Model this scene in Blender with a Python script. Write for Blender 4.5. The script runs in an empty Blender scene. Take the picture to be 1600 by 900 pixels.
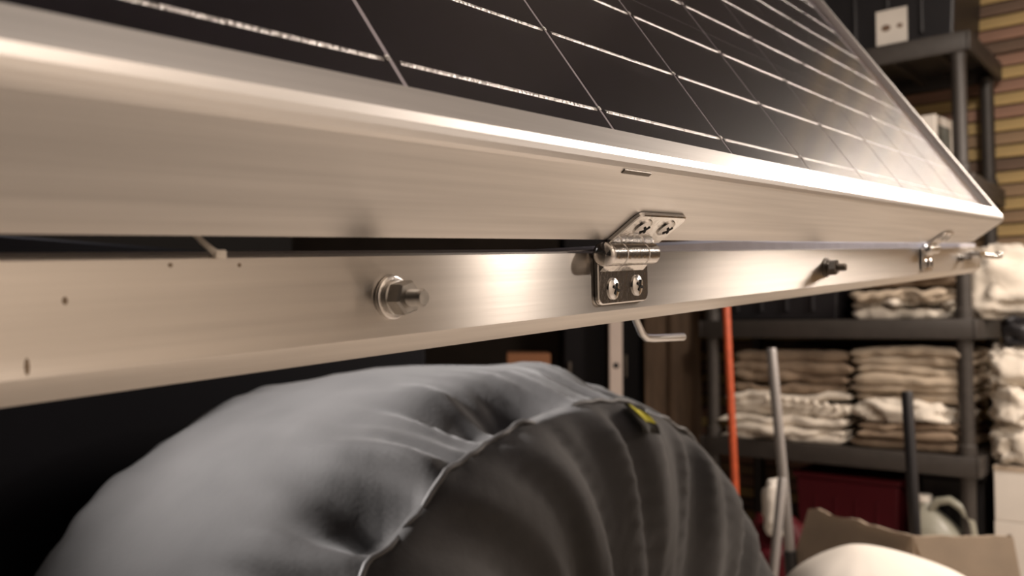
import bpy, bmesh, math, random
from mathutils import Vector, Matrix, noise

C = bpy.context.scene.collection
PI = math.pi
H = 0.892                                    # eye height above the floor

# ------------------------------------------------------------------ camera
cam_d = bpy.data.cameras.new('camera')
cam = bpy.data.objects.new('camera', cam_d); C.objects.link(cam)
cam.location = (0, 0, H)
cam.rotation_euler = (math.radians(90 + 2.66), 0, 0)
cam_d.sensor_width = 36.0
cam_d.lens = 31.5
cam_d.clip_start = 0.01
cam_d.dof.use_dof = True
cam_d.dof.focus_distance = 0.31
cam_d.dof.aperture_fstop = 15.5
bpy.context.scene.camera = cam

# ------------------------------------------------------------------ world, lights, exposure
sc = bpy.context.scene
sc.view_settings.view_transform = 'Standard'
sc.view_settings.look = 'None'
sc.view_settings.gamma = 1.0
sc.view_settings.use_curve_mapping = False
sc.view_settings.exposure = 0.0
w = bpy.data.worlds.new('world'); sc.world = w
w.use_nodes = True
w.node_tree.nodes['Background'].inputs[0].default_value = (1.0, 0.80, 0.66, 1)
w.node_tree.nodes['Background'].inputs[1].default_value = 0.012


def area(name, loc, target, size, power, color, size_y=None):
    d = bpy.data.lights.new(name, 'AREA')
    d.energy = power; d.color = color; d.size = size
    if size_y:
        d.shape = 'RECTANGLE'; d.size_y = size_y
    o = bpy.data.objects.new(name, d); C.objects.link(o)
    o.location = loc
    o.rotation_euler = (Vector(target) - Vector(loc)).to_track_quat('-Z', 'Y').to_euler()
    return o


WARM = (1.0, 0.86, 0.745)
area('ceiling_lamp_near', (2.15, 1.02, H + 0.75), (0.6, 0.8, H - 0.2), 0.09, 6, WARM)
area('ceiling_lamp_far', (1.75, 1.86, H + 0.80), (0.6, 1.5, H - 0.1), 0.54, 38, WARM)
area('wall_fill', (1.15, -0.10, H + 1.45), (2.0, -0.35, H + 0.1), 0.35, 31, WARM)  # added fill: washes the right wall so the bar mirrors it brighter
sl = area('shelf_fill', (0.80, 0.45, H + 1.45), (1.5, 2.85, H + 0.65), 0.25, 6.2, WARM)  # added fill to brighten the upper shelf and planks from the front
sl.data.spread = math.radians(80)
wl = area('work_light_cool', (-1.05, 0.77, H + 0.46), (0.05, 0.85, H - 0.06), 0.14, 5.2, (1.0, 0.945, 0.92))
wl.data.spread = math.radians(45)

# ------------------------------------------------------------------ materials


def mat(name, color, rough=0.6, metal=0.0, noise_scale=None, noise_amt=0.15, bump=0.0, bump_scale=80, stretch=None,
        coat=0.0, spec=0.5, sheen=0.0, color2=None, trans=0.0):
    m = bpy.data.materials.new(name); m.use_nodes = True
    nt = m.node_tree; N = nt.nodes; L = nt.links
    p = N['Principled BSDF']
    p.inputs['Base Color'].default_value = (*color, 1)
    p.inputs['Roughness'].default_value = rough
    p.inputs['Metallic'].default_value = metal
    p.inputs['Specular IOR Level'].default_value = spec
    p.inputs['Coat Weight'].default_value = coat
    p.inputs['Sheen Weight'].default_value = sheen
    p.inputs['Transmission Weight'].default_value = trans
    if noise_scale or bump:
        tc = N.new('ShaderNodeTexCoord'); mp = N.new('ShaderNodeMapping')
        L.new(tc.outputs['Object'], mp.inputs['Vector'])
        if stretch: mp.inputs['Scale'].default_value = stretch
    if noise_scale:
        t = N.new('ShaderNodeTexNoise'); t.inputs['Scale'].default_value = noise_scale
        t.inputs['Detail'].default_value = 5
        L.new(mp.outputs['Vector'], t.inputs['Vector'])
        r = N.new('ShaderNodeValToRGB')
        c2 = color2 or tuple(c * (1 - 2 * noise_amt) for c in color)
        r.color_ramp.elements[0].position = 0.32; r.color_ramp.elements[0].color = (*c2, 1)
        r.color_ramp.elements[1].position = 0.68; r.color_ramp.elements[1].color = (*color, 1)
        L.new(t.outputs['Fac'], r.inputs['Fac']); L.new(r.outputs['Color'], p.inputs['Base Color'])
    if bump:
        b = N.new('ShaderNodeTexNoise'); b.inputs['Scale'].default_value = bump_scale
        b.inputs['Detail'].default_value = 3
        L.new(mp.outputs['Vector'], b.inputs['Vector'])
        bn = N.new('ShaderNodeBump'); bn.inputs['Strength'].default_value = bump
        bn.inputs['Distance'].default_value = 0.002
        L.new(b.outputs['Fac'], bn.inputs['Height']); L.new(bn.outputs['Normal'], p.inputs['Normal'])
    return m


def brushed(name, color, rough, aniso, axis=0):
    """aluminium with lengthwise (object X) drawing lines"""
    m = mat(name, color, rough, 1.0, noise_scale=1.0, noise_amt=0.07, stretch=(6, 260, 260) if axis == 0 else (260, 6, 260))
    nt = m.node_tree; N = nt.nodes; L = nt.links; p = N['Principled BSDF']
    p.inputs['Anisotropic'].default_value = aniso
    p.inputs['Anisotropic Rotation'].default_value = 0.25
    cx = N.new('ShaderNodeCombineXYZ'); cx.inputs[axis].default_value = 1.0
    vt = N.new('ShaderNodeVectorTransform'); vt.vector_type = 'VECTOR'; vt.convert_from = 'OBJECT'; vt.convert_to = 'WORLD'
    L.new(cx.outputs[0], vt.inputs[0]); L.new(vt.outputs[0], p.inputs['Tangent'])
    tc = N.new('ShaderNodeTexCoord'); mp = N.new('ShaderNodeMapping'); mp.inputs['Scale'].default_value = (8, 700, 700) if axis == 0 else (700, 8, 700)
    n = N.new('ShaderNodeTexNoise'); n.inputs['Scale'].default_value = 1.0; n.inputs['Detail'].default_value = 2
    L.new(tc.outputs['Object'], mp.inputs['Vector']); L.new(mp.outputs['Vector'], n.inputs['Vector'])
    b = N.new('ShaderNodeBump'); b.inputs['Strength'].default_value = 0.05; b.inputs['Distance'].default_value = 0.0004
    L.new(n.outputs['Fac'], b.inputs['Height']); L.new(b.outputs['Normal'], p.inputs['Normal'])
    return m


ALU_BAR = brushed('mill_aluminium', (0.74, 0.70, 0.655), 0.28, 1.0)
ALU_FRAME = brushed('anodised_aluminium', (0.90, 0.88, 0.86), 0.38, 0.2)
ALU_SIDE = brushed('anodised_aluminium_side', (0.82, 0.79, 0.76), 0.58, 0.5, 1)
STEEL = mat('polished_steel', (0.78, 0.76, 0.74), 0.16, 1.0, bump=0.08, bump_scale=400)
ZINC = mat('zinc_plated_steel', (0.62, 0.60, 0.57), 0.30, 1.0, noise_scale=300, noise_amt=0.1)
DARK_STEEL = mat('dark_plated_steel', (0.16, 0.14, 0.12), 0.4, 1.0)
SLOT = mat('recess_black', (0.01, 0.01, 0.01), 0.8)
CELL = mat('silicon_cell', (0.009, 0.007, 0.014), 0.4, 0.0, spec=0.2, noise_scale=60, noise_amt=0.2)
BACKSHEET = mat('white_backsheet', (0.52, 0.48, 0.54), 0.6)
RIBBON = mat('tinned_ribbon', (0.85, 0.83, 0.82), 0.30, 1.0, bump=1.0, bump_scale=900)
COVER = mat('black_vinyl_cover', (0.038, 0.036, 0.035), 0.8, noise_scale=10, noise_amt=0.17, bump=0.12, bump_scale=260, sheen=0.1, spec=0.3)
PIPING = mat('cover_piping', (0.045, 0.042, 0.04), 0.55)
TAG = mat('tag_black', (0.05, 0.045, 0.035), 0.7)
YELLOW = mat('tag_yellow', (0.75, 0.68, 0.03), 0.6)
BACKDROP = mat('backdrop_black', (0.006, 0.006, 0.008), 0.8, spec=0.1)
RESIN = mat('grey_black_resin', (0.050, 0.043, 0.038), 0.5, noise_scale=40, noise_amt=0.1)
BLACK_PL = mat('black_plastic', (0.016, 0.015, 0.017), 0.45)
LOCKER = mat('black_enamel', (0.006, 0.005, 0.006), 0.6, spec=0.15)
CANVAS = mat('canvas_tan', (0.50, 0.41, 0.31), 0.9, noise_scale=22, noise_amt=0.12, bump=0.3, bump_scale=220)
CANVAS_D = mat('canvas_brown', (0.29, 0.215, 0.15), 0.9, noise_scale=22, noise_amt=0.12, bump=0.3, bump_scale=220)
CANVAS_W = mat('canvas_white', (0.80, 0.73, 0.63), 0.9, noise_scale=18, noise_amt=0.07, bump=0.3, bump_scale=200)
CARD = mat('cardboard', (0.52, 0.42, 0.32), 0.85, noise_scale=9, noise_amt=0.1)
CARD_W = mat('white_card', (0.80, 0.75, 0.68), 0.75, noise_scale=7, noise_amt=0.04)
PRINT_GREY = mat('print_grey', (0.20, 0.21, 0.19), 0.6, noise_scale=30, noise_amt=0.3)
PRINT_BROWN = mat('print_brown', (0.18, 0.11, 0.07), 0.6)
ORANGE = mat('orange_paint', (0.62, 0.11, 0.04), 0.45, noise_scale=40, noise_amt=0.12)
GREY_TUBE = mat('grey_tube', (0.34, 0.32, 0.31), 0.4, 0.3)
RED = mat('red_plastic', (0.07, 0.006, 0.010), 0.5, spec=0.2)
JUG = mat('translucent_plastic', (0.50, 0.49, 0.40), 0.35, noise_scale=6, noise_amt=0.1, trans=0.25)
WHITE_CLOTH = mat('white_sheet', (0.86, 0.80, 0.72), 0.85, noise_scale=8, noise_amt=0.03, bump=0.1, bump_scale=120)
WOOD_D = mat('brown_timber', (0.20, 0.13, 0.08), 0.7, noise_scale=6, noise_amt=0.2, stretch=(8, 8, 1))
WOOD_W = mat('pale_painted_timber', (0.62, 0.52, 0.46), 0.6, noise_scale=6, noise_amt=0.08)
CONCRETE = mat('concrete_floor', (0.60, 0.54, 0.48), 0.8, noise_scale=3, noise_amt=0.12)
PLASTER = mat('plaster', (0.70, 0.64, 0.57), 0.9, noise_scale=2, noise_amt=0.05)
DARK_WALL = mat('dark_boarding', (0.10, 0.08, 0.065), 0.9, noise_scale=3, noise_amt=0.15)
SLATS = [mat('plank_ochre', (0.60, 0.43, 0.19), 0.7, noise_scale=5, noise_amt=0.15, stretch=(1, 6, 6)),
         mat('plank_brown', (0.40, 0.27, 0.16), 0.7, noise_scale=5, noise_amt=0.15, stretch=(1, 6, 6)),
         mat('plank_rose', (0.40, 0.23, 0.16), 0.7, noise_scale=5, noise_amt=0.15, stretch=(1, 6, 6)),
         mat('plank_umber', (0.20, 0.13, 0.09), 0.7, noise_scale=5, noise_amt=0.15, stretch=(1, 6, 6))]

# thin pane of glass: mostly clear, mirror by angle
GLASS = bpy.data.materials.new('panel_glass'); GLASS.use_nodes = True
_n = GLASS.node_tree; _n.nodes.clear()
_o = _n.nodes.new('ShaderNodeOutputMaterial'); _m = _n.nodes.new('ShaderNodeMixShader')
_t = _n.nodes.new('ShaderNodeBsdfTransparent'); _g = _n.nodes.new('ShaderNodeBsdfGlossy'); _f = _n.nodes.new('ShaderNodeFresnel')
_f.inputs['IOR'].default_value = 1.45; _g.inputs['Roughness'].default_value = 0.09
_t.inputs['Color'].default_value = (0.97, 0.97, 0.97, 1)
_geo = _n.nodes.new('ShaderNodeNewGeometry'); _mul = _n.nodes.new('ShaderNodeMath'); _mul.operation = 'MULTIPLY_ADD'
_mul.inputs[1].default_value = -0.449; _mul.inputs[2].default_value = 1.45     # inner faces of the pane do not mirror
_n.links.new(_geo.outputs['Backfacing'], _mul.inputs[0]); _n.links.new(_mul.outputs[0], _f.inputs['IOR'])
_n.links.new(_f.outputs[0], _m.inputs[0]); _n.links.new(_t.outputs[0], _m.inputs[1]); _n.links.new(_g.outputs[0], _m.inputs[2])
_n.links.new(_m.outputs[0], _o.inputs[0])

# ------------------------------------------------------------------ mesh helpers


def new():
    return bmesh.new()


def add_box(bm, x0, x1, y0, y1, z0, z1, bevel=0.0, M=None):
    r = bmesh.ops.create_cube(bm, size=1.0)
    vs = r['verts']
    for v in vs:
        v.co = Vector((x0 + (v.co.x + .5) * (x1 - x0), y0 + (v.co.y + .5) * (y1 - y0), z0 + (v.co.z + .5) * (z1 - z0)))
    if bevel:
        es = list({e for v in vs for e in v.link_edges})
        r2 = bmesh.ops.bevel(bm, geom=es, offset=bevel, segments=2, profile=0.5, affect='EDGES')
        vs = list({v for f in r2['faces'] for v in f.verts} | {v for v in vs if v.is_valid})
    if M is not None:
        for v in vs: v.co = M @ v.co
    return vs


def add_tube(bm, pts, radii, n=12, caps=True):
    pts = [Vector(p) for p in pts]
    if not isinstance(radii, (list, tuple)): radii = [radii] * len(pts)
    rings = []
    t0 = (pts[1] - pts[0]).normalized()
    up = Vector((0, 0, 1)) if abs(t0.z) < .9 else Vector((1, 0, 0))
    sx = t0.cross(up).normalized()
    for i, p in enumerate(pts):
        t = (pts[min(i + 1, len(pts) - 1)] - pts[max(i - 1, 0)])
        t = t.normalized() if t.length > 1e-9 else t0
        sx = (sx - t * sx.dot(t)).normalized(); sy = t.cross(sx)
        rings.append([bm.verts.new(p + (sx * math.cos(2 * PI * k / n) + sy * math.sin(2 * PI * k / n)) * radii[i]) for k in range(n)])
    for a_, b_ in zip(rings, rings[1:]):
        for k in range(n):
            bm.faces.new((a_[k], a_[(k + 1) % n], b_[(k + 1) % n], b_[k]))
    if caps:
        bm.faces.new(list(reversed(rings[0]))); bm.faces.new(rings[-1])
    return rings


def add_cyl(bm, p0, p1, r0, r1=None, n=20):
    return add_tube(bm, [p0, p1], [r0, r0 if r1 is None else r1], n)


def add_prism(bm, poly, p0, p1, ax1, ax2):
    """polygon (u, v) spanned by axes ax1, ax2, swept from p0 to p1"""
    a_ = [bm.verts.new(Vector(p0) + Vector(ax1) * u + Vector(ax2) * v) for u, v in poly]
    b_ = [bm.verts.new(Vector(p1) + Vector(ax1) * u + Vector(ax2) * v) for u, v in poly]
    n = len(poly)
    for k in range(n):
        bm.faces.new((a_[k], a_[(k + 1) % n], b_[(k + 1) % n], b_[k]))
    bm.faces.new(list(reversed(a_))); bm.faces.new(b_)


def smooth_by_angle(bm, ang=40):
    bm.normal_update()
    for f in bm.faces: f.smooth = True
    for e in bm.edges:
        if len(e.link_faces) == 2 and e.calc_face_angle(0) > math.radians(ang): e.smooth = False


def obj(name, bm, material, parent=None, kind=None, smooth=None):
    bmesh.ops.recalc_face_normals(bm, faces=bm.faces)
    if smooth: smooth_by_angle(bm, smooth)
    me = bpy.data.meshes.new(name); bm.to_mesh(me); bm.free()
    if not isinstance(material, (list, tuple)): material = [material]
    for m in material: me.materials.append(m)
    o = bpy.data.objects.new(name, me); C.objects.link(o)
    if parent: o.parent = parent
    if kind: o['kind'] = kind
    return o


def tag(o, label, cat, group=None):
    o['label'] = label; o['category'] = cat
    if group: o['group'] = group
    return o


def root(name, label, cat, M, group=None):
    o = bpy.data.objects.new(name, None); C.objects.link(o)
    o.empty_display_size = 0.05
    o.matrix_world = M
    return tag(o, label, cat, group)


def frame(X, Y, Z, O):
    return Matrix(((X[0], Y[0], Z[0], O[0]), (X[1], Y[1], Z[1], O[1]), (X[2], Y[2], Z[2], O[2]), (0, 0, 0, 1)))


def copy_tree(o, parent=None, M=None):
    c = o.copy(); C.objects.link(c); c.parent = parent
    if M is not None: c.matrix_world = M
    for ch in list(o.children):
        copy_tree(ch, c)
    return c


EYE = Vector((0, 0, H))
# axes of the trailer's mounting bar (pitched up 4 degrees): along it, inward, up
D1 = Vector((0.59217, 0.80224, 0.07583)).normalized()
AO = Vector((0.80549, -0.59197, -0.02750)); AO = (AO - D1 * AO.dot(D1)).normalized()   # outward
UP = D1.cross(-AO).normalized()
UP = UP if UP.z > 0 else -UP
FRAME = frame(D1, -AO, UP, EYE)


def at_bar(t, a, b):
    return FRAME @ Matrix.Translation((t, -a, b))


# axes of the panel: along, up its slope, out of its face
D2 = (AO * -0.58014 + UP * 0.81452).normalized()
NRM = (AO * 0.81452 + UP * 0.58014).normalized()
PANEL_O = EYE + AO * -0.136 + UP * 0.02693
PANEL = frame(D1, D2, NRM, PANEL_O)

# shelf unit frame: x along its front (right), y to the back wall, z up from floor
YAW = math.atan2(-0.636, 0.772)
SHELF = Matrix.Translation((1.39, 2.70, 0)) @ Matrix.Rotation(YAW, 4, 'Z')


def at_shelf(x, y, z, rz=0):
    return SHELF @ Matrix.Translation((x, y, z)) @ Matrix.Rotation(rz, 4, 'Z')


# ------------------------------------------------------------------ room
bm = new(); add_box(bm, -4.5, 4.5, -3.5, 7.5, -0.05, 0.0)
obj('floor', bm, CONCRETE, kind='structure')
bm = new(); add_box(bm, -4.5, 4.5, -3.5, 7.5, 2.45, 2.5)
obj('ceiling', bm, mat('ceiling_board', (0.13, 0.11, 0.10), 0.9, noise_scale=2, noise_amt=0.05), kind='structure')
bm = new(); add_box(bm, -4.0, 2.4, 0.49, 0.57, 0, 2.45)
wb = obj('wall_back', bm, DARK_WALL, kind='structure'); wb.matrix_world = SHELF
bm = new(); add_box(bm, 2.4, 2.46, -4.2, 0.49, 0, 2.45)
wr = obj('wall_right', bm, PLASTER, kind='structure'); wr.matrix_world = SHELF
# boards on the back wall, each its own piece
random.seed(5)
bm0 = new(); add_box(bm0, -1.3, 1.6, -0.012, 0.0, 0.0, 0.040, 0.004)
proto = obj('plank', bm0, SLATS[0], wb)
meshes = [proto.data]
for m in SLATS[1:]:
    d = proto.data.copy(); d.materials[0] = m; meshes.append(d)
for k in range(52):
    p = proto if k == 0 else proto.copy()
    if k: C.objects.link(p)
    p.parent = wb
    p.data = meshes[0 if k % 2 == 0 and random.random() < .8 else random.choice([1, 2, 3, 1])]
    p.location = (random.uniform(-.01, .01), 0.49 - random.uniform(0, .006), 0.03 + k * 0.0455)

# ------------------------------------------------------------------ solar panel
T0, T1, WID = -0.19, 1.012, 0.54
pan = root('solar_panel', 'black solar panel in silver frame, hinged to the bar and tilted up', 'solar panel', PANEL @ Matrix.Translation((0, 0, 0)))
prof = [(0, -.035), (0, -.0002), (.0003, .0010), (.0012, .0024), (.0025, .0036), (.0046, .0046), (.0127, .0046), (.0127, -.0024),
        (.0030, -.0024), (.0030, -.0335), (.026, -.0335), (.026, -.035)]


def rail(edge):
    bm = new(); ra, rb = [], []
    for y, z in prof:
        if edge == 0: pa, pb = (T0 + y, y), (T1 - y, y)
        elif edge == 1: pa, pb = (T1 - y, y), (T1 - y, WID - y)
        elif edge == 2: pa, pb = (T1 - y, WID - y), (T0 + y, WID - y)
        else: pa, pb = (T0 + y, WID - y), (T0 + y, y)
        ra.append(bm.verts.new((*pa, z))); rb.append(bm.verts.new((*pb, z)))
    n = len(prof)
    for k in range(n): bm.faces.new((ra[k], ra[(k + 1) % n], rb[(k + 1) % n], rb[k]))
    bm.faces.new(ra); bm.faces.new(list(reversed(rb)))
    return obj('frame_rail', bm, ALU_FRAME if edge % 2 == 0 else ALU_SIDE, pan, smooth=12)


rails = [rail(e) for e in range(4)]
bm = new(); add_box(bm, .244, .262, -.0004, .0008, -.0012, .0006, .0003)
obj('dent', bm, DARK_STEEL, rails[0])
bm = new(); add_box(bm, T0 + .004, T1 - .004, .004, WID - .004, -.0068, -.0030)
obj('backsheet', bm, BACKSHEET, pan)
# cells: 0.101 pitch along the bar, busbar ribbons 36.5 mm apart
PITCH, GAP = 0.1015, 0.0021
ROW = 0.1115
cell_me = None
c0 = 0.1635 - PITCH * 3
ny = 5
for i in range(12):
    for j in range(ny):
        x0 = c0 + i * PITCH + GAP / 2; x1 = x0 + PITCH - GAP
        if x1 > T1 - .010 or x0 < T0 + .004: continue
        if cell_me is None:
            bm = new(); add_box(bm, 0, PITCH - GAP, 0, ROW - .0006, 0, .0002)
            o = obj('solar_cell', bm, CELL, pan); cell_me = o.data
        else:
            o = bpy.data.objects.new('solar_cell', cell_me); C.objects.link(o); o.parent = pan
        y = .0095 + j * ROW
        if y + ROW > WID - .008: o.scale = (1, (WID - .010 - y) / ROW, 1)
        o.location = (x0, y, -.0030)
# last partial column against the far rail
bm = new(); add_box(bm, 0, T1 - .0125 - (c0 + 11 * PITCH), 0, ROW * 4.7, 0, .0006)
rib_me = None
for i in range(12):
    for k in range(14):
        x0 = c0 + i * PITCH + .003
        if x0 + PITCH - .006 > T1 - .008 or x0 < T0 + .004: continue
        if rib_me is None:
            rb = new(); add_prism(rb, [(-.0008, 0), (-.0004, .0003), (.0004, .0003), (.0008, 0)], (0, 0, 0), (PITCH - .006, 0, 0), (0, 1, 0), (0, 0, 1))
            o = obj('ribbon', rb, RIBBON, pan); rib_me = o.data
        else:
            o = bpy.data.objects.new('ribbon', rib_me); C.objects.link(o); o.parent = pan
        o.location = (x0, .0305 + k * .0372, -.0028)
bm.free()
sold = None
for i in range(12):
    for k in (0, 1, 2, 3, 4, 5):
        x = c0 + i * PITCH
        if x > T1 - .02 or x < T0 + .02: continue
        if sold is None:
            sb = new(); bmesh.ops.create_uvsphere(sb, u_segments=8, v_segments=5, radius=.0011)
            for v in sb.verts: v.co.z *= .35
            o = obj('solder_dot', sb, RIBBON, pan, smooth=60); sold = o.data
        else:
            o = bpy.data.objects.new('solder_dot', sold); C.objects.link(o); o.parent = pan
        o.location = (x - .002, .0305 + k * .0372, -.0021)
bm = new(); add_box(bm, T0 + .003, T1 - .003, .003, WID - .003, -.0018, .0012)
obj('glass_pane', bm, GLASS, pan)

# ------------------------------------------------------------------ mounting bar
AB = -0.170
bar = root('mounting_bar', 'brushed aluminium angle bar running under the panel, bolted and hinged', 'bar', at_bar(0, AB, 0))
bp = [(0, .0019), (0, -.0198), (.0003, -.0204), (.0052, -.0253), (.0075, -.0232), (.0030, -.0186), (.0030, -.0005), (.0270, .0012),
      (.0270, .0040), (.0006, .0025)]
bm = new(); add_prism(bm, bp, (-.25, 0, 0), (1.106, 0, 0), (0, 1, 0), (0, 0, 1))
obj('angle_profile', bm, ALU_BAR, bar, smooth=20)


REFLECTION = mat('pale_reflection', (0.62, 0.60, 0.66), 0.7, noise_scale=60, noise_amt=0.06)
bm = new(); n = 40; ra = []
for i in range(n + 1):                       # added strip imitating a pale reflection on the bar top, tapering near the hinge
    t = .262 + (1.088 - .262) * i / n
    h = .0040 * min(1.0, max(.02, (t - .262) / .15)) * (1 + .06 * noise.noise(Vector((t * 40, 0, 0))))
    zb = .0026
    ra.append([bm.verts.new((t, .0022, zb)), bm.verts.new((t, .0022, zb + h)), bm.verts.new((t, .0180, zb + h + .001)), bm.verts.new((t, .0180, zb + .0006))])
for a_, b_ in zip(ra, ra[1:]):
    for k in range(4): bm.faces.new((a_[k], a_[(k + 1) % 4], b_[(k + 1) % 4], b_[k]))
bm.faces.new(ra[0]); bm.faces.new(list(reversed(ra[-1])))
ss = obj('reflection_strip', bm, REFLECTION, bar); ss['label'] = 'added pale bluish strip imitating a reflection along the top of the bar'


def hexnut(bm, x, z, y0, y1, r, rot=0.2):
    poly = [(r * math.cos(rot + k * PI / 3), r * math.sin(rot + k * PI / 3)) for k in range(6)]
    pin = [(u * .88, v * .88) for u, v in poly]
    add_prism(bm, poly, (x, y0, z), (x, y1 + .0007, z), (1, 0, 0), (0, 0, 1))
    a_ = [bm.verts.new((x + u, y1 + .0007, z + v)) for u, v in poly]
    b_ = [bm.verts.new((x + u, y1, z + v)) for u, v in pin]
    for k in range(6): bm.faces.new((a_[k], a_[(k + 1) % 6], b_[(k + 1) % 6], b_[k]))
    bm.faces.new(b_)


def bolt(t, z, m, mw):
    bm = new()
    n = 26; pts, rad = [], []
    for k in range(n):                       # thread
        y = -.0035 - k * .00032
        pts.append((t, y, z)); rad.append(.0024 if k % 2 else .0021)
    pts.append((t, -.0122, z)); rad.append(.0019)
    add_tube(bm, pts, rad, 16)
    b = obj('bolt', bm, m, bar, smooth=50)
    bm = new()
    add_tube(bm, [(t, 0, z), (t, -.0006, z), (t, -.0012, z), (t, -.0014, z)], [.0058, .0061, .0059, .0053], 32)
    obj('washer', bm, mw, b, smooth=50)
    bm = new()
    add_tube(bm, [(t, -.0014, z), (t, -.0018, z), (t, -.0028, z), (t, -.0030, z)], [.0046, .0048, .0048, .0044], 28)
    obj('lock_washer', bm, m, b, smooth=50)
    bm = new(); hexnut(bm, t, z, -.0030, -.0072, .0048)
    obj('nut', bm, m, b)


bolt(.1755, -.0093, ZINC, STEEL)
bolt(.5545, -.0088, DARK_STEEL, DARK_STEEL)
bm = new(); add_tube(bm, [(.987, 0, -.0080), (.987, -.003, -.0080), (.987, -.0036, -.0080)], [.0038, .0034, .0022], 16)
add_cyl(bm, (.987, -.0036, -.008), (.987, -.010, -.008), .0020, n=12)
obj('end_screw', bm, DARK_STEEL, bar, smooth=50)
# marks on the bar
random.seed(3)
for i, (t, z, sx, sz) in enumerate([(.087, -.0058, .0012, .0008), (.1096, .0006, .0012, .0005), (.0795, -.0176, .0011, .0017), (.127, .0003, .0011, .0005)]):
    bm = new(); add_tube(bm, [(t, 0, z), (t, -.00012, z)], [.0006, .0004], 8)
    for v in bm.verts: v.co.x = t + (v.co.x - t) * sx / .0012; v.co.z = z + (v.co.z - z) * sz / .0006
    obj('blemish', bm, CANVAS_D, bar)
# latch pin at the far end of the bar
lp = root('latch_pin', 'small bright steel latch pin at the far end of the bar', 'latch', at_bar(1.04, AB, 0))
bm = new(); add_box(bm, 0, .034, -.010, 0, -.0075, -.0015, .001)
obj('latch_body', bm, STEEL, lp)
bm = new(); add_tube(bm, [(.03, -.006, -.006), (.075, -.012, -.008), (.105, -.014, -.0085), (.115, -.014, -.0085)], [.003, .0026, .0026, .0015], 12)
obj('pin', bm, STEEL, lp, smooth=50)
bm = new(); bmesh.ops.create_uvsphere(bm, u_segments=16, v_segments=10, radius=.0042, matrix=Matrix.Translation((.100, -.013, -.007)))
obj('pin_head', bm, STEEL, lp, smooth=60)

# ------------------------------------------------------------------ hinges


def leaf(w_, h_, th, r, holes):
    """plate in local XZ, front at y=-th, rounded lower corners"""
    poly = [(0, 0), (w_, 0)]
    for k in range(5):
        a_ = k / 4 * PI / 2; poly.append((w_ - r + r * math.cos(a_), -h_ + r - r * math.sin(a_)))
    for k in range(5):
        a_ = k / 4 * PI / 2; poly.append((r - r * math.sin(a_), -h_ + r - r * math.cos(a_)))
    bm = new()
    add_prism(bm, poly, (0, -.0002, 0), (0, -th + .0004, 0), (1, 0, 0), (0, 0, 1))
    cx, cz = w_ / 2, -h_ / 2
    small = [(cx + (u - cx) * .975, cz + (v - cz) * .94) for u, v in poly]
    a_ = [bm.verts.new((u, -th + .0004, v)) for u, v in poly]; b_ = [bm.verts.new((u, -th, v)) for u, v in small]
    n = len(poly)
    for k in range(n): bm.faces.new((a_[k], a_[(k + 1) % n], b_[(k + 1) % n], b_[k]))
    bm.faces.new(b_)
    return bm


def screw(parent, x, z, th, r, rot):
    bm = new()
    add_tube(bm, [(x, -th + .0003, z), (x, -th - .0005, z), (x, -th - .0011, z), (x, -th - .0014, z)], [r, r, r * .72, r * .3], 24)
    s = obj('screw', bm, STEEL, parent, smooth=50)
    bm = new()
    for q in (rot, rot + PI / 2):
        M = Matrix.Translation((x, -th - .00125, z)) @ Matrix.Rotation(q, 4, 'Y')
        add_box(bm, -r * .55, r * .55, -.0004, .0006, -r * .11, r * .11, M=M)
    obj('cross_slot', bm, SLOT, s)


def make_hinge(label):
    h = root('hinge', label, 'hinge', at_bar(.2817, AB, 0), 'hinges between the panel and the bar')
    W = .0385
    lo = obj('lower_leaf', leaf(W, .0170, .0018, .0030, None), STEEL, h)
    lo.location = (0, 0, -.0003)
    for x, z in ((.0105, -.0112), (.0290, -.0106)): screw(lo, x, z, .0018, .0041, .4)
    # upper leaf lies against the underside-facing side of the panel rail
    up = obj('upper_leaf', leaf(W, .0165, .0018, .0030, None), STEEL, h)
    # local axes of this leaf: its face looks along -D2, its free edge climbs along NRM
    R = frame(D1, D2, NRM, (0, 0, 0))
    Lm = at_bar(.2817, AB, 0).inverted() @ (Matrix.Translation(PANEL_O + D1 * .2817 + NRM * -.0350) @ R @ Matrix.Rotation(0, 4, 'X') @ Matrix.Scale(-1, 4, (0, 0, 1)))
    for v in up.data.vertices: v.co = Lm @ v.co
    up.data.flip_normals()
    for x, z in ((.0105, -.0100), (.0290, -.0100)):
        screw(up, x, z, .0018, .0041, .9)
        s = up.children[-1]
        for v in s.data.vertices: v.co = Lm @ v.co
        s.data.flip_normals()
        for v in s.children[0].data.vertices: v.co = Lm @ v.co
    # barrel: knuckles of three lengths, closed by a domed pin end
    yb, zb, r = -.0050, .0014, .0044
    for x0, x1 in ((.000, .0088), (.0092, .0258), (.0262, .0350)):
        bm = new()
        add_tube(bm, [(x0, yb, zb), (x0 + .0004, yb, zb), (x1 - .0004, yb, zb), (x1, yb, zb)], [r * .93, r, r, r * .93], 28)
        obj('knuckle', bm, STEEL, h, smooth=25)
    bm = new()
    add_tube(bm, [(.0, yb, zb), (-.0016, yb, zb), (-.0026, yb, zb), (-.0032, yb, zb)], [r * 1.02, r * 1.0, r * .8, r * .35], 28)
    obj('pin_head', bm, STEEL, h, smooth=60)
    bm = new(); add_tube(bm, [(.035, yb, zb), (.0364, yb, zb)], [r * .9, r * .7], 28)
    obj('pin_tail', bm, STEEL, h, smooth=60)
    bm = new()                                # the rolled tab joining barrel and leaves
    add_prism(bm, [(.0, -.0050), (-.0020, -.0050), (-.0052, -.0018), (-.0040, .0022), (.0, -.0005)], (.0006, 0, 0), (.0340, 0, 0), (0, 1, 0), (0, 0, 1))
    obj('rolled_tab', bm, STEEL, h, smooth=40)
    return h


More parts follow.
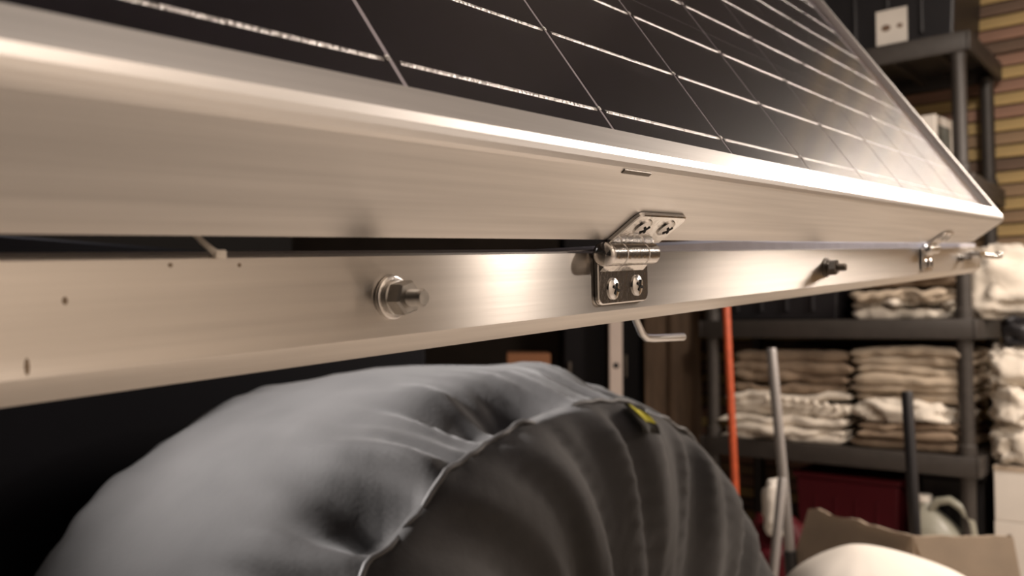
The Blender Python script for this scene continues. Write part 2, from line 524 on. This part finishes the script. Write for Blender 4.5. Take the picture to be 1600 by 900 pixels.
h1 = make_hinge('sharp shiny steel hinge joining panel and bar, nearer of the two hinges')
h2 = copy_tree(h1, None, at_bar(.812, AB, 0))
h2['label'] = 'small blurred steel hinge joining panel and bar near the far corner'

# bent steel rod that hangs under the bar, and its threaded stub
rd = root('bent_rod', 'thin bent steel rod hanging below the bar under the hinge', 'rod', at_bar(.380, -.21, -.025))
bm = new(); add_tube(bm, [(.000, 0, .014), (.002, 0, .004), (.006, 0, -.005), (.0125, 0, -.0128), (.0165, 0, -.0150), (.022, -.001, -.0157), (.050, -.004, -.0172), (.0515, -.004, -.0172)],
                     [.0016, .0017, .0018, .0019, .0020, .0020, .0020, .0012], 12)
obj('rod', bm, mat('bright_zinc', (0.92, 0.91, 0.90), 0.42, 1.0), rd, smooth=60)
bm = new(); add_tube(bm, [(-.002, 0, .016), (.0, 0, .004)], [.0055, .0055], 14)
obj('rod_collar', bm, DARK_STEEL, rd, smooth=50)
# white cable tie in the gap
zt = root('cable_tie', 'white plastic cable tie poking through the gap above the bar', 'cable tie', at_bar(.120, AB, .0022))
bm = new(); add_tube(bm, [(-.0035, .004, .0070), (-.0012, .002, .0035), (.0002, -.0002, .0012), (.0014, -.0006, .0006)], [.0007, .0007, .0008, .0008], 8)
obj('strap', bm, WHITE_CLOTH, zt, smooth=60)
bm = new(); add_box(bm, .0, .0030, -.0012, .0006, -.0004, .0016, .0004)
obj('buckle', bm, WHITE_CLOTH, zt)

# ------------------------------------------------------------------ dark backdrop, added for the darkness behind the wheel
tr = root('dark_backdrop', 'added black backdrop standing in for the darkness behind the covered wheel', 'backdrop', Matrix.Translation((0, 0, 0)) @ frame(
    (.594, .804, 0), (-.804, .594, 0), (0, 0, 1), (0, 0, 0)))
bm = new(); add_box(bm, .4, 1.1, .985, 1.9, .40, H + .10, .01)
obj('body', bm, BACKDROP, tr)
bm = new(); add_box(bm, .4, 1.1, .968, .985, .36, .44, .004)
obj('lower_rail', bm, BACKDROP, tr)
for x, y in ((.5, 1.1), (1.0, 1.1), (.5, 1.7), (1.0, 1.7)):
    bm = new(); add_cyl(bm, (x, y, 0), (x, y, .41), .025); add_cyl(bm, (x, y, 0), (x, y, .012), .07)
    obj('backdrop_leg', bm, BACKDROP, tr)

# ------------------------------------------------------------------ wheel cover
WYAW = -0.7107
WM = Matrix.Translation((0.0707, 0.85, 0)) @ Matrix.Rotation(WYAW, 4, 'Z')
wc = root('wheel_cover', 'black fabric cover with gathered side over trailer wheel', 'wheel cover', WM)
CZ = H - 0.4647
prof_w = [(-.450, .26), (-.452, .32), (-.442, .375), (-.42, .397), (-.38, .409), (-.33, .416), (-.28, .421), (-.23, .425), (-.19, .427), (-.15, .4275),
          (-.120, .427), (-.098, .4257), (-.078, .4232), (-.060, .4180), (-.044, .4125), (-.030, .4070), (-.018, .4020), (-.008, .3985), (0, .3960),
          (.009, .3900), (.018, .3810), (.025, .3700), (.030, .357), (.033, .342), (.035, .325), (.036, .305), (.036, .285), (.035, .262), (.033, .24), (.030, .215),
          (.026, .19), (.022, .165), (.017, .14), (.012, .12), (.004, .10), (-.01, .09)]
NPH = 720


def cover_pt(s, R, ph):
    """lumps on the tread, puckers at the seam and slanting folds down the gathered side"""
    cs, sn = math.cos(ph), math.sin(ph)
    if s < 0 and R > .39:
        wgt = max(0.0, 1 - abs(s + .03) / .12)
        tw = ph + .5 * s
        pk = noise.noise(Vector((tw * 9, 0, 3.1))) * 1.1 + noise.noise(Vector((tw * 24, 2.0, s * 12))) * .45
        dR = .021 * wgt * pk + .0060 * noise.noise(Vector((cs * 5, sn * 5, s * 7))) + .0022 * noise.noise(Vector((cs * 16, sn * 16, s * 22)))
        ds = .004 * wgt * noise.noise(Vector((tw * 22, 7.0, 0)))
        val = max(0.0, math.sin(tw * 15 + 2.2 * noise.noise(Vector((tw * 4, 9.0, 1.0)))) + .25 + .5 * noise.noise(Vector((tw * 8, 3.0, 6.0))))
        dR -= .037 * min(1.2, val) * math.exp(-((s + .034 + .012 * math.sin(tw * 7)) / .033) ** 2)
        if s < -.36: dR += .008 * noise.noise(Vector((ph * 9, 5.0, s * 4)))
        seam = math.exp(-(s / .006) ** 2)
        return s + ds, R + dR * (1 - .6 * seam)
    k = (.40 - R) / .3
    g = min(1.0, max(0, .40 - R) / .03) * (1 - .3 * k)
    u = ph + .42 * k + .06 * noise.noise(Vector((ph * 3, k * 2, 0)))
    f1 = noise.noise(Vector((u * 8, k * .9, 1.7))); f2 = noise.noise(Vector((u * 17, k * 1.5, 4.2)))
    fold = f1 * 1.5 + f2 * .5
    return s + .0165 * g * fold, R + .004 * g * f1


bm = new(); rings = []
for s, R in prof_w:
    ring = []
    for q in range(NPH):
        ph = 2 * PI * q / NPH
        s2, R2 = cover_pt(s, R, ph)
        ring.append(bm.verts.new((s2, R2 * math.cos(ph), max(.002, CZ + R2 * math.sin(ph)))))
    rings.append(ring)
for a_, b_ in zip(rings, rings[1:]):
    for q in range(NPH): bm.faces.new((a_[q], a_[(q + 1) % NPH], b_[(q + 1) % NPH], b_[q]))
bm.faces.new(rings[0]); bm.faces.new(rings[-1])
for f in bm.faces: f.smooth = True
cov = obj('cover', bm, COVER, wc)
bm = new(); pts = []
for q in range(361):
    ph = 2 * PI * q / 360
    s2, R2 = cover_pt(-.0005, .3962, ph)
    pts.append((s2 + .001, (R2 + .0008) * math.cos(ph), max(.003, CZ + (R2 + .0008) * math.sin(ph))))
add_tube(bm, pts, .0026, 8, caps=False)
obj('seam_piping', bm, PIPING, wc, smooth=60)
# woven tag sewn into the seam
TAG_PH = math.radians(82.5)
bm = new(); n = 10
g = [[bm.verts.new(Vector((0, 0, 0))) for j in range(5)] for i in range(n)]


def tag_at(u, v, lift):
    ph = TAG_PH - (u - .5) * .075
    R = .396 - .027 * v
    s = .004 + .024 * min(1, v * 1.2) + lift + .0035 * math.sin(u * 7)
    return Vector((s, R * math.cos(ph), CZ + R * math.sin(ph)))


for i in range(n):
    for j in range(5): g[i][j].co = tag_at(i / (n - 1), j / 4, .012)
for i in range(n - 1):
    for j in range(4): bm.faces.new((g[i][j], g[i + 1][j], g[i + 1][j + 1], g[i][j + 1]))
bmesh.ops.solidify(bm, geom=bm.faces[:], thickness=.0012)
tg = obj('sewn_tag', bm, TAG, wc, smooth=60)
bm = new()
top = [(.08, .02), (.20, .10), (.36, .28), (.48, .34), (.58, .30), (.68, .16), (.78, .20), (.95, .42)]
bot = [(.10, .16), (.22, .42), (.36, .62), (.48, .66), (.58, .58), (.68, .56), (.80, .60), (.96, .64)]
tv = [bm.verts.new(tag_at(u, v, .0140)) for u, v in top]; bv = [bm.verts.new(tag_at(u, v, .0140)) for u, v in bot]
for k in range(7): bm.faces.new((tv[k], tv[k + 1], bv[k + 1], bv[k]))
bmesh.ops.solidify(bm, geom=bm.faces[:], thickness=.0006)
yo = obj('tag_emblem', bm, YELLOW, tg); yo['label'] = 'yellow emblem woven on the tag'

# ------------------------------------------------------------------ shelf unit
TIERS = [.09, .51, .925, 1.368, 1.806]
LIP = .062
SW, SD = .90, .43
su = root('shelving_unit', 'tall black resin shelving unit against the plank wall', 'shelving unit', SHELF)
for z in TIERS:
    bm = new()
    add_box(bm, -SW, 0, 0, SD, z - .012, z - .002, .003)
    for x0, x1, y0, y1 in ((-SW, 0, -.012, .004), (-SW, 0, SD - .004, SD + .012), (-SW - .012, -SW + .004, -.012, SD + .012), (-.004, .012, -.012, SD + .012)):
        add_box(bm, x0, x1, y0, y1, z - LIP, z, .005)
    for k in range(6): add_box(bm, -SW + .1 + k * .14, -SW + .11 + k * .14, 0, SD, z - .045, z - .01)
    obj('shelf_tier', bm, RESIN, su, smooth=40)
for x in (-.03, -SW + .03):
    for y in (.022, SD - .022):
        bm = new()
        zs = [0.0] + TIERS
        for z0, z1 in zip(zs, TIERS):
            lo = z0 if z0 else 0
            add_tube(bm, [(x, y, lo), (x, y, lo + .03), (x, y, lo + .035), (x, y, z1 - LIP - .02), (x, y, z1 - .055)], [.027, .027, .022, .022, .026], 16)
        obj('post', bm, RESIN, su, smooth=40)


def folded_cloth(w_, d_, h_, layers, seed, m, wild=1.0):
    """a flat-folded cloth: layers with rounded folds at alternate ends, sagging and uneven"""
    random.seed(seed)
    bm = new(); t = h_ / layers
    for k in range(layers):
        z0 = k * t
        dx0, dx1 = random.uniform(-.018, .012) * wild, random.uniform(-.012, .018) * wild
        dy = random.uniform(-.02, .006) * wild
        nx, ny_, nc = 22, 7, 10
        rr = t * .56
        rows = []
        for i in range(nx + 1):
            x = -w_ / 2 + dx0 + (w_ + dx1 - dx0) * i / nx
            e = min(i, nx - i) / 2.0
            sh = min(1.0, .35 + .65 * math.sqrt(min(1, e)))
            row = []
            # stadium section in (y, z): rounded fold at front
            sec = []
            for q in range(nc + 1):
                a_ = PI / 2 + PI * q / nc
                sec.append((dy + rr + rr * 1.1 * math.cos(a_), t / 2 + rr * sh * math.sin(a_)))
            for q in range(1, ny_): sec.append((dy + rr + (d_ - rr) * q / ny_, t / 2 - rr * sh))
            sec.append((d_, t / 2 - rr * sh * .8)); sec.append((d_, t / 2 + rr * sh * .8))
            for q in range(ny_ - 1, 0, -1): sec.append((dy + rr + (d_ - rr) * q / ny_, t / 2 + rr * sh))
            for y, z in sec:
                nz = noise.noise(Vector((x * 9, y * 5, seed + k * 1.7)))
                n2 = noise.noise(Vector((x * 26, y * 9 + 5, seed + k)))
                n3 = 1 - abs(noise.noise(Vector((x * 7 + y * 3, y * 3 - x * 2, seed * 3 + k * .6)))) * 2
                yy = y + (.020 * nz + .009 * n2 + .008 * n3) * wild
                zz = z0 + z + (.016 * noise.noise(Vector((x * 6, y * 4, seed * 2 + k * .35))) + .006 * n2 + .004 * n3) * wild * min(1, (z0 + z) / .02)
                row.append(bm.verts.new((x, yy, max(0, zz))))
            rows.append(row)
        n = len(rows[0])
        for a_, b_ in zip(rows, rows[1:]):
            for q in range(n): bm.faces.new((a_[q], a_[(q + 1) % n], b_[(q + 1) % n], b_[q]))
        bm.faces.new(rows[0]); bm.faces.new(list(reversed(rows[-1])))
    for f in bm.faces: f.smooth = True
    return bm


def crumple(w_, d_, h_, seed, amp=.3, freq=7.0, flat=True, res=48):
    """a heap of crumpled cloth with ridged folds"""
    bm = new()
    rows = []
    for i in range(res // 2 + 1):
        th = PI * i / (res // 2)
        row = []
        for k in range(res):
            ph = 2 * PI * k / res
            v = Vector((math.sin(th) * math.cos(ph), math.sin(th) * math.sin(ph), math.cos(th)))
            e = .62
            p = Vector((math.copysign(abs(v.x) ** e, v.x), math.copysign(abs(v.y) ** e, v.y), math.copysign(abs(v.z) ** e, v.z)))
            q = Vector((p.x * w_, p.y * d_, p.z * h_)) * freq + Vector((seed, seed * 2.3, seed * .7))
            r = 1 - abs(noise.noise(Vector((q.x * .7, q.y, q.z * 1.8)))) * 1.6
            r2 = noise.noise(q * 2.1)
            s = 1 + amp * (r - .6) + amp * .3 * r2
            z = p.z * h_ / 2 * s + h_ / 2
            row.append(bm.verts.new((p.x * w_ / 2 * s, p.y * d_ / 2 * s, max(0, z) if flat else z)))
        rows.append(row)
    for a_, b_ in zip(rows, rows[1:]):
        for k in range(res): bm.faces.new((a_[k], a_[(k + 1) % res], b_[(k + 1) % res], b_[k]))
    bmesh.ops.remove_doubles(bm, verts=bm.verts, dist=1e-6)
    for f in bm.faces: f.smooth = True
    return bm


def cloth(name, bm, m, M, label, group=None):
    o = obj(name, bm, m); o.matrix_world = M
    return tag(o, label, 'cloth', group)


G1 = 'folded canvas drop cloths on the shelves'
# middle tier: right stack, rising behind the bar
z = TIERS[2]
cloth('folded_cloth', folded_cloth(.30, .36, .052, 2, 11, CANVAS_W, 2.2), CANVAS_W, at_shelf(-.215, .02, z, .03),
      'pale folded canvas at the bottom of the pile on the middle shelf', G1)
cloth('folded_cloth', folded_cloth(.29, .36, .048, 2, 12, CANVAS, 2.0), CANVAS, at_shelf(-.20, .015, z + .053, -.03),
      'tan folded canvas second from bottom on the middle shelf', G1)
cloth('folded_cloth', folded_cloth(.30, .36, .060, 2, 13, CANVAS_D, 1.2), CANVAS_D, at_shelf(-.205, .02, z + .104, .02),
      'brown folded canvas on the middle shelf, just under the bar', G1)
cloth('folded_cloth', folded_cloth(.28, .36, .050, 1, 14, CANVAS_W, 1.2), CANVAS_W, at_shelf(-.20, .02, z + .166, -.02),
      'topmost pale folded canvas of the middle shelf pile', G1)
# lower tier: right stack
z = TIERS[1]
cloth('folded_cloth', folded_cloth(.32, .36, .034, 1, 21, CANVAS_D, .8), CANVAS_D, at_shelf(-.21, .02, z, 0),
      'brown folded canvas lying lowest in the right pile of the lower shelf', G1)
cloth('folded_cloth', folded_cloth(.31, .36, .046, 2, 22, CANVAS_D, .9), CANVAS_D, at_shelf(-.205, .015, z + .036, .03),
      'brown folded canvas directly beneath the crumpled white cloth', G1)
cloth('crumpled_cloth', crumple(.32, .34, .085, 4.0, .34, 9), CANVAS_W, at_shelf(-.215, .165, z + .080, .05),
      'crumpled white cloth squeezed inside the right pile of the lower shelf')
cloth('folded_cloth', folded_cloth(.33, .36, .050, 2, 23, CANVAS, .8), CANVAS, at_shelf(-.205, .025, z + .152, -.02),
      'tan folded canvas resting on the crumpled white cloth', G1)
cloth('folded_cloth', folded_cloth(.34, .37, .060, 2, 24, CANVAS, .9), CANVAS, at_shelf(-.20, .015, z + .203, .02),
      'thick tan folded canvas second from top of the right lower pile', G1)
cloth('folded_cloth', folded_cloth(.33, .36, .058, 2, 25, CANVAS, .9), CANVAS, at_shelf(-.205, .02, z + .264, -.01),
      'tan folded canvas topmost in the right pile of the lower shelf', G1)
# lower tier: left stack
cloth('folded_cloth', folded_cloth(.43, .36, .052, 2, 31, CANVAS_W, 1.6), CANVAS_W, at_shelf(-.60, .02, z, .02),
      'pale rumpled canvas lowest in the left pile of the lower shelf', G1)
cloth('folded_cloth', folded_cloth(.44, .36, .050, 2, 32, CANVAS_W, 1.7), CANVAS_W, at_shelf(-.605, .02, z + .054, -.02),
      'pale rumpled canvas second from bottom in the left lower pile', G1)
fr = cloth('folded_cloth', folded_cloth(.42, .36, .050, 2, 33, CANVAS_W, 1.3), CANVAS_W, at_shelf(-.60, .02, z + .106, .01),
           'pale canvas with knotted edge, under the brown ones in the left pile', G1)
for k in range(9):
    bm = new(); bmesh.ops.create_uvsphere(bm, u_segments=8, v_segments=6, radius=.011,
                                          matrix=Matrix.Translation((-.06 + k * .034, -.012 + .004 * math.sin(k * 2.1), .040 - .0035 * k * k * .12)))
    obj('knot', bm, CANVAS_W, fr, smooth=60)
cloth('folded_cloth', folded_cloth(.40, .36, .070, 2, 34, CANVAS_D, 1.2), CANVAS_D, at_shelf(-.61, .04, z + .158, .04),
      'brown folded canvas second from top of the left lower pile', G1)
cloth('folded_cloth', folded_cloth(.42, .36, .078, 2, 35, CANVAS_D, 1.1), CANVAS_D, at_shelf(-.595, .03, z + .230, -.02),
      'thick brown folded canvas topmost in the left pile of the lower shelf', G1)


def tote(name, label, M, w_, d_, h_, m, lid=True):
    t = root(name, label, 'bin', M)
    bm = new(); add_box(bm, 0, w_, 0, d_, 0, h_, .008)
    for v in bm.verts:
        k = .93 + .07 * v.co.z / h_
        v.co.x = w_ / 2 + (v.co.x - w_ / 2) * k; v.co.y = d_ / 2 + (v.co.y - d_ / 2) * k
    for q in range(4): add_box(bm, w_ * (.18 + .2 * q), w_ * (.18 + .2 * q) + .012, -.001, .02, .03, h_ * .82, .003)
    obj('tub', bm, m, t)
    if lid:
        bm = new(); add_box(bm, -.008, w_ + .008, -.008, d_ + .008, h_, h_ + .022, .006)
        obj('lid', bm, m, t)
    return t


t = tote('storage_bin', 'black storage bin with a white label on the middle shelf', at_shelf(-.87, .03, TIERS[2]), .46, .36, .24, BLACK_PL)
bm = new(); add_box(bm, .24, .32, -.006, -.004, .105, .150)
obj('paper_label', bm, CARD_W, t)
t = tote('storage_bin', 'black storage bin with a two-picture white label on top shelf', at_shelf(-.55, .03, TIERS[4]), .52, .36, .34, BLACK_PL)
bm = new(); add_box(bm, .275, .372, -.006, -.003, .012, .125)
pl = obj('paper_label', bm, CARD_W, t)
for x, s in ((.306, 1.2), (.349, .8)):
    bm = new(); add_tube(bm, [(x, -.006, .066), (x, -.0072, .066)], [.0105, .0105], 14)
    for v in bm.verts: v.co.x = x + (v.co.x - x) * 1.15 * s; v.co.z = .066 + (v.co.z - .066) * .85 * s
    obj('printed_picture', bm, PRINT_BROWN, pl)
tote('storage_bin', 'dark red storage bin low behind the cardboard box', at_shelf(-.58, .05, TIERS[0]), .34, .34, .30, RED)
tote('storage_bin', 'black storage bin beside the jug on the bottom shelf', at_shelf(-.20, .14, TIERS[0]), .19, .26, .33, BLACK_PL)
# white printed carton on the upper shelf
wb_ = root('carton', 'small white printed carton on the shelf behind the panel corner', 'box', at_shelf(-.255, .04, TIERS[3], -.12))
bm = new(); add_box(bm, 0, .155, 0, .16, 0, .20, .002)
obj('carton_body', bm, CARD_W, wb_)
bm = new(); add_box(bm, .015, .095, -.0015, 0, .03, .18)
obj('printed_picture', bm, PRINT_GREY, wb_)
bm = new(); add_box(bm, .155, .1565, .02, .12, .04, .17)
obj('printed_side', bm, PRINT_GREY, wb_)

# jug
jg = root('jug', 'translucent plastic jug with loop handle on the bottom shelf', 'jug', at_shelf(-.118, .04, TIERS[0], .25))
bm = new()
sec = [(0, .066), (.004, .074), (.02, .077), (.15, .077), (.18, .072), (.21, .058), (.235, .038), (.25, .022), (.268, .020), (.27, .017)]
rings = []
for z_, r in sec:
    rings.append([bm.verts.new((math.copysign(abs(math.cos(q * PI / 12)) ** .7, math.cos(q * PI / 12)) * r - max(0, z_ - .15) * .35,
                                math.copysign(abs(math.sin(q * PI / 12)) ** .7, math.sin(q * PI / 12)) * r, z_)) for q in range(24)])
for a_, b_ in zip(rings, rings[1:]):
    for q in range(24): bm.faces.new((a_[q], a_[(q + 1) % 24], b_[(q + 1) % 24], b_[q]))
bm.faces.new(rings[0]); bm.faces.new(rings[-1])
obj('jug_body', bm, JUG, jg, smooth=60)
bm = new(); add_tube(bm, [(-.025, -.02, .245), (-.005, -.03, .275), (.03, -.04, .283), (.062, -.045, .262), (.085, -.05, .225), (.092, -.05, .185), (.078, -.045, .155), (.06, -.04, .145)], .0125, 12)
obj('jug_handle', bm, JUG, jg, smooth=60)
bm = new(); add_cyl(bm, (-.043, 0, .268), (-.043, 0, .288), .024)
obj('jug_cap', bm, CARD_W, jg, smooth=40)

# things beyond the right-hand end of the shelf
bx = root('carton', 'large white carton on the floor right of the shelf', 'box', at_shelf(.03, .06, 0))
bm = new(); add_box(bm, 0, .42, 0, .32, 0, .318, .003); obj('carton_body', bm, CARD_W, bx)
bx = root('carton', 'white carton stacked on the larger carton right of shelf', 'box', at_shelf(.032, .06, .319))
bm = new(); add_box(bm, 0, .40, 0, .31, 0, .165, .003); obj('carton_body', bm, CARD_W, bx)
bm = new(); add_box(bm, .0, .40, -.002, .0, .150, .166); obj('lid_flap', bm, CARD, bx)
bx = root('carton', 'brown carton behind the white cloths right of the shelf', 'box', at_shelf(.105, .20, .486))
bm = new(); add_box(bm, 0, .30, 0, .17, 0, .33, .003); obj('carton_body', bm, CARD, bx)
bm = new(); add_box(bm, .0, .30, -.002, .0, .26, .30); obj('packing_tape', bm, CARD_W, bx)
bm = new()
add_box(bm, .07, .62, .44, .46, 0, 1.115, .002)
o = obj('white_board', bm, CARD_W); o.matrix_world = SHELF
tag(o, 'white board leaning on plank wall right of the shelf', 'board')
cloth('crumpled_cloth', crumple(.15, .15, .12, 9.0, .5, 13), CANVAS_W, at_shelf(.10, .13, .486, .2),
      'small white cloth bundle low beside the right shelf post')
cloth('crumpled_cloth', crumple(.14, .14, .13, 12.4, .5, 13), CANVAS_W, at_shelf(.095, .12, .600, .6),
      'rolled white cloth lying on the bundle beside the right post')
cloth('crumpled_cloth', crumple(.13, .14, .12, 15.1, .5, 13), CANVAS_W, at_shelf(.085, .12, .722, .1),
      'white cloth topmost of the heap beside the right shelf post')
cloth('crumpled_cloth', crumple(.10, .12, .09, 17.7, .45, 13), BLACK_PL, at_shelf(.110, .11, .838, .1),
      'black cloth bundle between the white cloths right of the post')
cloth('crumpled_cloth', crumple(.20, .20, .22, 21.3, .34, 8), CANVAS_W, at_shelf(.055, .16, .925, .3),
      'pale cloth bulging past the shelf end beneath the far latch pin')

# ------------------------------------------------------------------ loose things in front of the shelf


def pole(name, label, p0, p1, r, m, tip=None, tipm=None):
    base = Vector(p0); d = Vector(p1) - base
    t = root(name, label, 'pole', Matrix.Translation(base))
    bm = new(); s = tip or 0
    add_tube(bm, [d * s, d * (s + .004), d * .995, d], [r * .9, r, r, r * .85], 14)
    obj('shaft', bm, m, t, smooth=50)
    if tip:
        bm = new(); add_tube(bm, [d * 0, d * tip], [r * 1.25, r * 1.3], 14)
        obj('grip', bm, tipm or BLACK_PL, t, smooth=50)
    else:
        bm = new(); add_tube(bm, [d * 0, d * .015], [r * 1.15, r * 1.15], 14)
        obj('end_cap', bm, BLACK_PL, t, smooth=50)
    return t


pole('orange_pole', 'thin orange red pole leaning at the left end of shelf', (.735, 2.92, 0), (.697, 2.93, 1.06), .0125, ORANGE)
pole('grey_pole', 'taller grey metal pole with black lower grip before the shelf', (.725, 2.28, 0), (.655, 2.27, .845), .0125, GREY_TUBE, .40)
pole('grey_pole', 'shorter grey metal pole leaning beside the taller one', (.60, 2.20, 0), (.664, 2.22, .528), .0115, GREY_TUBE)
pole('black_pole', 'black pole standing in the open cardboard box', (.985, 2.18, .004), (.950, 2.165, .744), .0135, BLACK_PL)

cb = root('cardboard_box', 'open brown cardboard box in front of the shelf', 'box', Matrix.Translation((.885, 2.0, 0)))
hB = .437
e1 = Vector((-.128, .30, 0)); e2 = Vector((.225, .015, 0))
P0 = Vector((0, 0, 0))


def wall_piece(pa, pb, z0, z1a, z1b, th, nrm, wav=0.0, seed=0):
    bm = new(); n = 12; f, b = [], []
    for i in range(n + 1):
        p = pa.lerp(pb, i / n)
        zt = z1a + (z1b - z1a) * i / n + wav * noise.noise(Vector((i * .45, seed, 0)))
        for st, q in ((f, p), (b, p + nrm * th)):
            st.append((bm.verts.new(q + Vector((0, 0, z0))), bm.verts.new(q + Vector((0, 0, zt)))))
    for i in range(n):
        bm.faces.new((f[i][0], f[i + 1][0], f[i + 1][1], f[i][1])); bm.faces.new((b[i][0], b[i][1], b[i + 1][1], b[i + 1][0]))
        bm.faces.new((f[i][1], f[i + 1][1], b[i + 1][1], b[i][1]))
    return bm


up_ = Vector((0, 0, 1))
n1 = e2.normalized(); n2 = e1.normalized()
obj('side_panel', wall_piece(e1, P0, 0, hB, hB, .006, n1, .012, 1), CARD, cb)
obj('front_panel', wall_piece(P0, e2, 0, hB, hB - .004, .006, n2, .004, 2), CARD, cb)
obj('back_panel', wall_piece(e1, e1 + e2, 0, .27, .25, .006, -n2, .006, 3), CARD, cb)
obj('side_panel', wall_piece(e2, e1 + e2, 0, hB, .25, .006, -n1, .006, 4), CARD, cb)
bm = new(); v = [bm.verts.new(p + up_ * .003) for p in (P0, e2, e1 + e2, e1)]; bm.faces.new(v); obj('bottom_panel', bm, CARD, cb)
bm = new()   # front flap folded down over the front panel
a0, a1 = P0 - n2 * .004 + up_ * hB, e2 - n2 * .004 + up_ * (hB - .004)
c0_, c1_ = a0 + up_ * -.13 - n2 * .035 + n1 * .008, a1 + up_ * -.13 - n2 * .035 - n1 * .008
vv = [bm.verts.new(p) for p in (a0, a1, c1_, c0_)]
bm.faces.new(vv); bmesh.ops.solidify(bm, geom=bm.faces[:], thickness=.004)
obj('flap', bm, CARD, cb)
bm = new()
a0, a1 = P0 - n1 * .004 + up_ * hB, e1 - n1 * .004 + up_ * hB
c0_, c1_ = a0 + up_ * -.12 - n1 * .05 + n2 * .01, a1 + up_ * -.13 - n1 * .05 - n2 * .01
vv = [bm.verts.new(p) for p in (a0, a1, c1_, c0_)]
bm.faces.new(vv); bmesh.ops.solidify(bm, geom=bm.faces[:], thickness=.004)
obj('flap', bm, CARD, cb)

# white sheet heaped over something in the foreground
bm = new(); rows = []
NS = 90
for i in range(26):
    k = i / 25
    row = []
    for q in range(NS):
        ph = 2 * PI * q / NS
        rx = .34 * k + .004 if math.cos(ph) > 0 else .21 * k + .004
        ry = .18 * k + .004
        zz = .523 - .11 * math.sqrt(k * k + .02) - .40 * k ** 6
        rip = (1 + .02 * k ** 4 * math.sin(ph * 9 + 1.3) + .07 * k ** 3 * noise.noise(Vector((math.cos(ph) * 2, math.sin(ph) * 2, k * 3))))
        row.append(bm.verts.new((rx * math.cos(ph) * rip, ry * math.sin(ph) * rip, max(0.001, zz - .03 * k ** 3 * noise.noise(Vector((math.cos(ph) * 3, math.sin(ph) * 3, 4)))))))
    rows.append(row)
for a_, b_ in zip(rows, rows[1:]):
    for q in range(NS): bm.faces.new((a_[q], a_[(q + 1) % NS], b_[(q + 1) % NS], b_[q]))
bm.faces.new(rows[0])
for f in bm.faces: f.smooth = True
o = obj('white_sheet', bm, WHITE_CLOTH); o.location = (.620, 1.62, 0)
tag(o, 'bright white sheet heaped in front of the cardboard box', 'sheet')

# red and white sack behind the poles
sk = root('sack', 'red and white sack on the floor behind the grey poles', 'sack', Matrix.Translation((.78, 2.66, 0)))
bm = crumple(.22, .20, .34, 31.0, .22, 6); obj('sack_body', bm, RED, sk)
bm = crumple(.07, .06, .15, 33.0, .3, 9)
for v in bm.verts: v.co += Vector((-.03, -.085, .31))
obj('sack_top', bm, CARD_W, sk)
bm = crumple(.12, .07, .07, 35.0, .3, 9)
for v in bm.verts: v.co += Vector((-.055, -.10, .10))
obj('white_patch', bm, CARD_W, sk)

# ------------------------------------------------------------------ far left background, seen under the bar
bm = new(); add_box(bm, -.025, .025, -.02, .02, 0, 1.02, .003)
wp = obj('timber_post', bm, WOOD_W); wp.location = (.397, 3.45, 0)
tag(wp, 'pale painted timber post seen above the wheel cover', 'post')
bm = new(); add_tube(bm, [(0, -.0202, .755), (0, -.023, .755)], [.012, .010], 12)
k_ = obj('knot_hole', bm, SLOT, wp)
bm = new(); add_box(bm, -.045, .045, -.03, .03, 0, 1.6, .004)
o = obj('timber_post', bm, WOOD_D); o.location = (.575, 3.62, 0)
tag(o, 'brown timber post right of the pale one', 'post')
for i, (x0, x1, Y, h_, lab) in enumerate([(.20, .365, 3.55, 1.35, 'tall black locker left of the pale timber post'), (.435, .525, 3.66, 1.4, 'narrow black locker between the pale and brown posts')]):
    t = root('locker', lab, 'locker', Matrix.Translation((x0, Y, 0)))
    bm = new(); add_box(bm, 0, x1 - x0, 0, .3, 0, h_, .006); obj('carcass', bm, LOCKER, t)
    bm = new(); add_box(bm, .006, x1 - x0 - .006, -.014, 0, .03, h_ - .02, .004); d = obj('door', bm, LOCKER, t)
    bm = new(); add_box(bm, .02, .032, -.028, -.014, h_ * .5, h_ * .5 + .09, .003); obj('handle', bm, DARK_STEEL, d)
bx = root('carton', 'rust brown carton half hidden behind the wheel cover top', 'box', Matrix.Translation((-.02, 3.5, 0)))
bm = new(); add_box(bm, 0, .17, 0, .3, 0, .80, .004); obj('carton_body', bm, mat('rust_card', (.30, .13, .06), .8), bx)
t = root('locker', 'dark brown cupboard behind the orange pole', 'cupboard', Matrix.Translation((.62, 3.55, 0)))
bm = new(); add_box(bm, 0, .13, 0, .12, 0, 1.5, .006); obj('carcass', bm, WOOD_D, t)
bm = new(); add_box(bm, .008, .122, -.014, 0, .03, 1.46, .004); obj('door', bm, WOOD_D, t)
